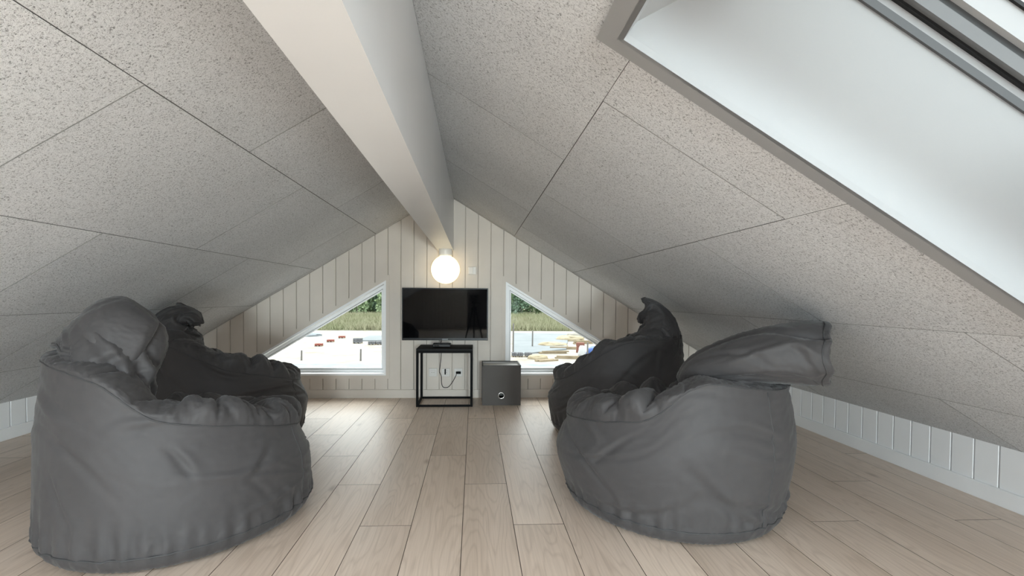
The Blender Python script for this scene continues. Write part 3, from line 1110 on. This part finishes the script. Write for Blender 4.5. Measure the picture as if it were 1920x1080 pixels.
sw = empty('wall_switch', (.237, 0, 1.104))
tag(sw, 'small white wall switch to the right of the globe lamp', 'switch')
Geo().box(.198, .268, -.010, -.0003, 1.072, 1.140, .003).build('cover_plate', M_socket, sw)
Geo().box(.206, .241, -.0165, -.0095, 1.078, 1.134, .002).build('rocker', M_socket, sw)

# ------------------------------------------------------------------ globe lamp under the beam end
lx, ly, lz, lr = .010, -.14, 1.106, .120
lamp = empty('globe_lamp', (lx, ly, bmz))
tag(lamp, 'lit white glass globe lamp under the far end of the ridge beam', 'lamp')
Geo().lathe([(.052, -.056), (.056, -.050), (.056, -.004), (.054, 0)], (lx, ly, bmz), 36).build('lamp_holder', mat('holder_enamel', (.78, .76, .72), .3), lamp, True)
mg = bpy.data.materials.new('opal_glass_lit')
mg.use_nodes = True
t = NT(mg)
t.b.inputs['Base Color'].default_value = (.9, .86, .78, 1)
t.b.inputs['Roughness'].default_value = .2
tcn = t.n('ShaderNodeTexCoord')
nz = t.n('ShaderNodeTexNoise', i_Scale=9.0, i_Detail=3.0, i_Distortion=1.2)
t.l(tcn.outputs['Object'], nz.inputs['Vector'])
t.l(t.ramp(nz.outputs[0], [(.35, (1.0, .74, .38)), (.6, (1.0, .88, .58))]), t.b.inputs['Emission Color'])
t.b.inputs['Emission Strength'].default_value = 1.6
gp = [(max(.001, lr * math.sin(a)), lr * -math.cos(a)) for a in np.linspace(.0, math.pi - .32, 30)]
Geo().lathe(gp, (lx, ly, lz), 48).build('glass_globe', mg, lamp, True)

# ------------------------------------------------------------------ storage box
bx = empty('storage_box', (.477, -.17, 0))
tag(bx, 'grey fabric storage cube with a round metal eyelet beside the side table', 'box')
mf = mat('grey_box_fabric', (.105, .10, .098), .75)
t = NT(mf)
tcn = t.n('ShaderNodeTexCoord')
nz = t.n('ShaderNodeTexNoise', i_Scale=320.0, i_Detail=2.0)
t.l(tcn.outputs['Object'], nz.inputs['Vector'])
t.l(t.ramp(nz.outputs[0], [(.35, (.080, .072, .066)), (.65, (.112, .101, .093))]), t.b.inputs['Base Color'])
t.bump(nz.outputs[0], .2, .001)
M_inner = mat('pale_box_lining', (.52, .51, .49), .8)
q0, q1, w0, w1, hb = .321, .634, -.322, -.022, .322
tk = .006
# front wall with a round hole
hx, hz, hr_ = .4755, .080, .021
ring = [(hx + hr_ * math.cos(a), hz + hr_ * math.sin(a)) for a in np.linspace(0, 2 * math.pi, 24, endpoint=False)]
ge = Geo()
sq = []
for a in np.linspace(0, 2 * math.pi, 24, endpoint=False):
    cx_, sx_ = math.cos(a), math.sin(a)
    tt_ = min(((q1 - hx) if cx_ > 0 else (hx - q0)) / max(abs(cx_), 1e-6), ((hb - hz) if sx_ > 0 else hz) / max(abs(sx_), 1e-6))
    sq.append((hx + cx_ * tt_, hz + sx_ * tt_))
extra = [(q0, 0), (q1, 0), (q1, hb), (q0, hb)]
for y_ in (w0, w0 + tk):
    ge.add([(a, y_, b) for a, b in ring] + [(a, y_, b) for a, b in sq], [(i, (i + 1) % 24, 24 + (i + 1) % 24, 24 + i) for i in range(24)])
    for ex_ in extra:
        d_ = sorted(range(24), key=lambda i: (sq[i][0] - ex_[0]) ** 2 + (sq[i][1] - ex_[1]) ** 2)
        i_ = next(i for i in range(24) if abs((math.atan2(ex_[1] - hz, ex_[0] - hx) % (2 * math.pi)) - 2 * math.pi * i / 24) < 2 * math.pi / 24 and (math.atan2(ex_[1] - hz, ex_[0] - hx) % (2 * math.pi)) >= 2 * math.pi * i / 24)
        j_ = (i_ + 1) % 24
        ge.add([(sq[i_][0], y_, sq[i_][1]), (ex_[0], y_, ex_[1]), (sq[j_][0], y_, sq[j_][1])], [(0, 1, 2)])
ge.build('front_panel', mf, bx)
Geo().box(q0, q0 + tk, w0 + tk, w1, 0, hb, .001).build('side_panel', mf, bx)
Geo().box(q1 - tk, q1, w0 + tk, w1, 0, hb, .001).build('side_panel', mf, bx)
Geo().box(q0 + tk, q1 - tk, w1 - tk, w1, 0, hb, .001).build('rear_panel', mf, bx)
Geo().box(q0 + tk, q1 - tk, w0 + tk, w1 - tk, 0, .006).build('base_panel', mf, bx)
lin = Geo()
for aa in ((q0 + tk, q0 + tk + .002, w0 + tk, w1 - tk), (q1 - tk - .002, q1 - tk, w0 + tk, w1 - tk), (q0 + tk, q1 - tk, w1 - tk - .002, w1 - tk)):
    lin.box(*aa, .008, hb - .004)
lin.build('lining', M_inner, bx)
Geo().box(q0 + tk + .002, q1 - tk - .002, w0 + tk + .001, w1 - tk - .003, hb - .030, hb - .018).build('lid_insert', M_inner, bx)
e_ = Geo()
pts = [(hx + .024 * math.cos(a), w0 - .001, hz + .024 * math.sin(a)) for a in np.linspace(0, 2 * math.pi, 32, endpoint=False)]
e_.tube(pts, .0052, 8, True).build('eyelet', M_chrome, bx, True)
for (xa, xb, ya, yb) in ((q0, q1, w0, w0 + tk), (q0, q1, w1 - tk, w1), (q0, q0 + tk, w0, w1), (q1 - tk, q1, w0, w1)):
    Geo().box(xa - .001, xb + .001, ya - .001, yb + .001, hb - .001, hb + .003).build('edge_binding', M_seam, bx)

# ------------------------------------------------------------------ photographer's tripod, seen in the television
tp = empty('camera_tripod', (CAM.x, CAM.y - .10, 0))
tag(tp, 'black camera tripod seen mirrored in the dark television screen', 'tripod')
ax, ay = CAM.x, CAM.y - .13
for a in (90, 210, 330):
    dx, dy = math.cos(math.radians(a)), math.sin(math.radians(a))
    Geo().tube([(ax + dx * .03, ay + dy * .03, .66), (ax + dx * .12, ay + dy * .12, .33), (ax + dx * .21, ay + dy * .21, .012)], [.016, .014, .011], 10).build('leg', M_black, tp, True)
    Geo().lathe([(.014, 0), (.016, .014), (.012, .02)], (ax + dx * .213, ay + dy * .213, 0), 12).build('foot', M_black, tp)
Geo().lathe([(.045, .64), (.05, .66), (.045, .70), (.016, .71), (.016, .76), (.04, .77), (.04, .81)], (ax, ay, 0), 20).build('centre_column', M_black, tp, True)
Geo().tube([(ax, ay - .02, .79), (ax + .12, ay - .06, .76)], .008, 8).build('pan_handle', M_black, tp)
cb = Geo().box(ax - .07, ax + .07, ay - .04, ay + .03, .815, .915, .008).build('camera_body', M_black, tp)
Geo().lathe([(.034, -.02), (.036, .02), (.038, .055), (.030, .055)], (ax, ay + .045, .870), 24, 'y').build('lens_barrel', M_black, cb, True)

# ------------------------------------------------------------------ outside: building plot, field and trees
GZ = -2.6


def out_mat(name, c1, c2, scale, rough=.9):
    mt = mat(name, c1, rough, 0, .1)
    t = NT(mt)
    g = t.n('ShaderNodeNewGeometry')
    nz = t.n('ShaderNodeTexNoise', i_Scale=scale, i_Detail=6.0, i_Roughness=.62)
    t.l(g.outputs['Position'], nz.inputs['Vector'])
    t.l(t.ramp(nz.outputs[0], [(.32, c1), (.68, c2)]), t.b.inputs['Base Color'])
    return mt


M_sand = out_mat('pale_sandy_soil', (.26, .23, .19), (.42, .40, .36), .6)
M_grav = out_mat('grey_blue_gravel', (.20, .22, .235), (.30, .32, .335), 1.2)
M_slab = out_mat('concrete_slab', (.19, .205, .21), (.24, .25, .255), .5)
M_field = out_mat('dry_meadow_soil', (.12, .13, .07), (.19, .18, .11), .25)
gr = Geo().box(-160, 160, .6, 48, GZ - .3, GZ).build('ground', M_sand)
tag(gr, 'bare pale sandy building plot outside the windows', 'ground', kind='structure')
fd = Geo().box(-260, 260, 48, 330, GZ - .3, GZ + .05).build('meadow_ground', M_field)
tag(fd, 'green meadow ground beyond the sandy plot', 'meadow', kind='structure')
rd = Geo().box(-60, 60, 16.5, 21.9, GZ, GZ + .02).build('gravel_road', M_grav)
tag(rd, 'grey gravel road crossing the sandy plot close to the house', 'road', kind='structure')


def slab(pts, h, name, material, label, cat, group=None):
    o = Geo().prism(pts, GZ, GZ + h, flat, .02).build(name, material)
    return tag(o, label, cat, group)


slab([(2.6, 25.5), (6.4, 29.0), (9.2, 43.0), (4.0, 44.0)], .10, 'foundation_slab', M_slab, 'pale grey concrete foundation slab on the plot outside the right window', 'slab')
slab([(-8.8, 35.2), (-5.6, 35.6), (-5.0, 40.5), (-8.8, 40.0)], .10, 'foundation_slab', M_slab, 'pale grey concrete foundation slab on the plot outside the left window', 'slab')

# meadow grass: nobody could count it
rg = np.random.default_rng(5)
n = 42000
gx = rg.uniform(-48, 36, n); gy = 48 + 46 * rg.uniform(0, 1, n) ** 1.5
hh = rg.uniform(.3, .8, n); ww = rg.uniform(.03, .09, n); an = rg.uniform(0, 3.14, n)
lx_ = rg.normal(0, .2, n); ly_ = rg.normal(0, .2, n)
ux, uy = np.cos(an) * ww, np.sin(an) * ww
z_ = np.full(n, GZ + .04)
Pm = np.stack([np.stack([gx - ux, gy - uy, z_], -1), np.stack([gx + ux, gy + uy, z_], -1),
               np.stack([gx + lx_ + ux * .2, gy + ly_ + uy * .2, z_ + hh], -1)], 1).reshape(-1, 3)
me = bpy.data.meshes.new('meadow_grass')
me.from_pydata(Pm.tolist(), [], np.arange(3 * n).reshape(-1, 3).tolist())
mgz = out_mat('tall_meadow_grass', (.20, .215, .12), (.31, .29, .20), .16)
me.materials.append(mgz)
go = link(bpy.data.objects.new('meadow_grass', me))
tag(go, 'tall green and straw coloured meadow grass in front of the trees', 'grass', kind='stuff')

M_leaf = [out_mat('tree_leaves_mid', (.17, .25, .13), (.27, .35, .20), .5), out_mat('tree_leaves_dark', (.12, .19, .13), (.19, .26, .175), .5),
          out_mat('tree_leaves_light', (.25, .33, .18), (.34, .41, .25), .5)]
M_bark = out_mat('tree_bark', (.10, .085, .07), (.17, .15, .125), 2.0)
TREE_LABEL = ['mid green leafy tree at the far edge of the meadow', 'dark green dense tree at the far edge of the meadow', 'light green airy tree at the far edge of the meadow']


def tree_meshes(kind, seed):
    q = np.random.default_rng(seed)
    H_ = (8.5, 10.0, 8.0)[kind]; Rr = (2.7, 2.3, 2.4)[kind]
    nl = (1900, 2200, 1500)[kind]
    blobs = []
    for i_ in range(16):
        rb_ = Rr * q.uniform(.34, .5); a_ = q.uniform(0, 6.28); o_ = (Rr - rb_) * q.uniform(.2, 1)
        blobs.append((o_ * math.cos(a_), o_ * math.sin(a_), H_ * (.05 + .88 * (i_ / 15) ** 1.2), rb_))
    pts = []
    for _ in range(nl):
        b = blobs[q.integers(len(blobs))]
        d_ = q.normal(size=3); d_ /= np.linalg.norm(d_)
        pts.append(np.array(b[:3]) + d_ * b[3] * q.uniform(.6, 1.08) * np.array([1, 1, .85]))
    pts = np.array(pts)
    vs = []; fs = []
    for p in pts:
        a = q.normal(size=3); a /= np.linalg.norm(a)
        b = np.cross(a, q.normal(size=3)); b /= np.linalg.norm(b)
        s1 = q.uniform(.16, .34); s2 = s1 * q.uniform(.5, .9)
        k = len(vs)
        vs += [p - a * s1, p + b * s2, p + a * s1, p - b * s2]
        fs.append((k, k + 1, k + 2, k + 3))
    me1 = bpy.data.meshes.new('crown'); me1.from_pydata([tuple(v) for v in vs], [], fs); me1.materials.append(M_leaf[kind])
    g = Geo().tube([(0, 0, 0), (.05, .02, H_ * .35), (-.04, .03, H_ * .85)], [.17, .12, .04], 7)
    for _ in range(5):
        z = H_ * q.uniform(.3, .7); a = q.uniform(0, 6.28)
        g.tube([(0, 0, z), (math.cos(a) * Rr * .6, math.sin(a) * Rr * .6, z + H_ * .18)], [.07, .02], 5)
    me2 = bpy.data.meshes.new('trunk'); me2.from_pydata(g.v, [], g.f); me2.materials.append(M_bark)
    return me1, me2


TM = [[tree_meshes(k, 100 * k + j) for j in range(2)] for k in range(3)]
rt_ = random.Random(3)
spots = []
for row, yy in enumerate((99, 105, 111, 117, 123)):
    xx = -56 - row * 2.7
    while xx < 46:
        slope_ = (xx - .25) / (yy + 4.4)
        if -.47 < slope_ < -.10 or .02 < slope_ < .36:
            spots.append((xx, yy + rt_.uniform(-.8, .8), row))
        xx += rt_.uniform(5.1, 5.9)
for tx, ty, row in spots:
    kind = rt_.choices((0, 1, 2), (5, 3, 3))[0] if row < 3 else rt_.choices((0, 1), (1, 2))[0]
    m1, m2 = TM[kind][rt_.randrange(2)]
    tr = empty('meadow_tree', (tx, ty, GZ + .03))
    tr.rotation_euler.z = rt_.uniform(0, 6.28)
    sc_ = rt_.uniform(.9, 1.05)
    tr.scale = (sc_, sc_, sc_ * rt_.uniform(.95, 1.35) * (1 + .10 * row))
    tag(tr, TREE_LABEL[kind], 'tree', TREE_LABEL[kind].split(' at ')[0] + 's in the tree line')
    for nm, me_ in (('crown', m1), ('trunk', m2)):
        c_ = bpy.data.objects.new(nm, me_); col.objects.link(c_); c_.parent = tr

# building materials on the plot
M_red = out_mat('red_brick', (.20, .065, .05), (.28, .10, .08), 3.0)
M_pal = out_mat('grey_block', (.10, .10, .105), (.15, .15, .155), 3.0)
M_tim = out_mat('raw_timber', (.20, .155, .10), (.30, .24, .165), 1.5)
M_tarp = mat('blue_tarpaulin', (.045, .10, .30), .5)
M_bagw = mat('white_big_bag', (.42, .42, .42), .7)
M_pole = mat('grey_stake', (.12, .11, .10), .7)
M_rust = out_mat('rusty_red_steel', (.16, .07, .055), (.22, .10, .075), 2.0)


def pallet(x, y, w_, d_, h_, material, name, label, cat, group=None):
    e = empty(name, (x, y, GZ))
    tag(e, label, cat, group)
    for i in range(3):
        Geo().box(x - w_ / 2 + i * (w_ - .06) / 2, x - w_ / 2 + .06 + i * (w_ - .06) / 2, y - d_ / 2, y + d_ / 2, GZ, GZ + .06).build('pallet_runner', M_tim, e)
    nx = 2
    for i in range(nx):
        for j in range(2):
            a = x - w_ / 2 + i * w_ / nx
            Geo().box(a + .004, a + w_ / nx - .004, y - d_ / 2, y + d_ / 2, GZ + .06 + j * h_ / 2, GZ + .06 + (j + 1) * h_ / 2 - .006, .006).build('block', material, e)


for (x, y), lb in zip(((-10.5, 31.3), (-10.62, 34.6), (-10.7, 38.2)),
                      ('low pallet of red bricks on the sand, the one closest to the gravel road',
                       'low pallet of red bricks on the sand, the middle one of three in a line',
                       'low pallet of red bricks on the sand, the one closest to the meadow')):
    pallet(x, y, .50, .4, .13, M_red, 'brick_pallet', lb, 'pallet', 'brick pallets on the sandy plot')
for x, y, w_, h_, lb in ((-8.35, 33.6, .62, .32, 'tall pallet of grey blocks standing apart outside the left window'),
                         (-7.10, 32.6, .52, .18, 'grey block pallet in the middle of the row outside the left window'),
                         (-6.50, 32.6, .50, .18, 'grey block pallet at the end of the row outside the left window'),
                         (2.62, 25.2, .30, .20, 'grey block pallet beside the tall grey post outside the right window'),
                         (2.98, 25.2, .30, .19, 'grey block pallet in the middle of the row outside the right window'),
                         (3.45, 25.2, .40, .19, 'grey block pallet at the end of the row outside the right window')):
    pallet(x, y, w_, .5, h_, M_pal, 'block_pallet', lb, 'pallet', 'grey block pallets on the plot')


def stack(x, y, ang, n_, ln, label):
    e = empty('timber_stack', (x, y, GZ))
    tag(e, label, 'timber', 'timber stacks on the plot')
    ca_, sa_ = math.cos(ang), math.sin(ang)
    for k in range(n_):
        o1, o2, z1_ = (k % 3) * .17 - .17 + R.uniform(-.015, .015), R.uniform(-.2, .2), GZ + (k // 3) * .09
        f2 = lambda a, b, d: (x + ca_ * (a + o2) - sa_ * (b + o1), y + sa_ * (a + o2) + ca_ * (b + o1), d)
        Geo().prism([(-ln / 2, -.07), (ln / 2, -.07), (ln / 2, .07), (-ln / 2, .07)], z1_, z1_ + .085, f2, .006).build('timber_beam', M_tim, e)


stack(5.3, 27.0, .10, 4, 1.7, 'low stack of raw timber beams beside the foundation slab')
stack(6.4, 29.6, -.1, 5, 1.8, 'stack of raw timber beams behind the rusty drum')
stack(4.3, 23.2, .45, 3, 1.2, 'scattered raw timber beams close to the gravel road')
stack(5.7, 24.3, -.25, 4, 1.3, 'raw timber beams in front of the rusty drum')
stack(8.6, 33.6, .3, 7, 1.6, 'high stack of raw timber beams beyond the blue tarpaulin')
dr = Geo().lathe([(.25, 0), (.27, .02), (.27, .20), (.25, .22), (.25, .42), (.27, .44), (.27, .62), (.25, .64)], (7.0, 27.4, GZ), 20).build('steel_drum', M_rust)
tag(dr, 'rusty red steel drum on the plot beside the white sacks', 'drum')


def lump(name, x, y, rx, ry, h_, material, label, cat, seed, group=None):
    q = np.random.default_rng(seed)
    nu, nv_ = 24, 9
    V = np.zeros((nu, nv_, 3))
    for i in range(nu):
        a = 2 * math.pi * i / nu
        for j in range(nv_):
            t_ = j / (nv_ - 1)
            r_ = math.cos(t_ * 1.5) ** .55
            V[i, j] = (x + rx * r_ * math.cos(a), y + ry * r_ * math.sin(a), GZ + h_ * math.sin(t_ * 1.5) ** .9)
    V[:, 1:, :2] += q.normal(0, .04 * rx, (nu, nv_ - 1, 2)); V[:, 1:, 2] += q.normal(0, .03 * h_, (nu, nv_ - 1))
    return tag(grid_obj(name, V, material, None), label, cat, group)


lump('tarpaulin_heap', 7.65, 25.9, .62, .5, .55, M_tarp, 'blue tarpaulin draped over a heap outside the right window', 'tarpaulin', 1)
lump('builders_bag', 6.72, 25.6, .22, .3, .62, M_bagw, 'white builders sack beside the blue tarpaulin, nearer the drum', 'sack', 2, 'white sacks around the tarpaulin')
lump('builders_bag', 8.75, 26.2, .36, .4, .6, M_bagw, 'white builders sack beside the blue tarpaulin, on the far side from the drum', 'sack', 3, 'white sacks around the tarpaulin')
lump('soil_heap', -14.6, 40.5, 1.6, 1.2, .30, M_grav, 'low grey soil heap on the plot outside the left window', 'heap', 4)
lump('soil_heap', 9.8, 40.0, 1.4, 1.1, .5, M_sand, 'low pale soil heap beyond the timber stacks', 'heap', 5)
lump('reddish_rubble_heap', 9.6, 31.0, .75, .6, .5, M_rust, 'reddish heap of rubble behind the blue tarpaulin', 'heap', 6)
M_straw = out_mat('straw_yellow_sand', (.30, .24, .15), (.42, .36, .26), 1.5)
lump('sand_heap', 3.9, 24.3, .6, .5, .22, M_straw, 'low yellowish sand heap close to the row of grey block pallets', 'heap', 8)
lump('sand_heap', 5.9, 31.6, 1.1, .8, .3, M_straw, 'low yellowish sand heap on the edge of the foundation slab', 'heap', 9)
lump('sand_heap', 8.1, 36.6, 1.2, .9, .4, M_straw, 'yellowish sand heap beyond the high timber stack', 'heap', 10)
for x, y, h_, lb in ((-9.05, 23.4, .55, 'thin grey survey stake on the sand near the gravel road, far from the slab'),
                     (-5.85, 23.2, .65, 'thin grey survey stake on the sand near the gravel road, below the block pallets'),
                     (2.65, 26.5, 1.9, 'tall grey post beside the corner of the right foundation slab'),
                     (4.3, 30.5, 1.2, 'grey post standing on the right foundation slab'),
                     (6.6, 23.6, 1.0, 'white grey post in front of the timber stack')):
    o = Geo().tube([(x, y, GZ), (x + .01, y, GZ + h_ * .97), (x + .01, y, GZ + h_)], [.05, .045, .02], 8).build('survey_stake', M_pole)
    tag(o, lb, 'stake', 'stakes and posts on the plot')
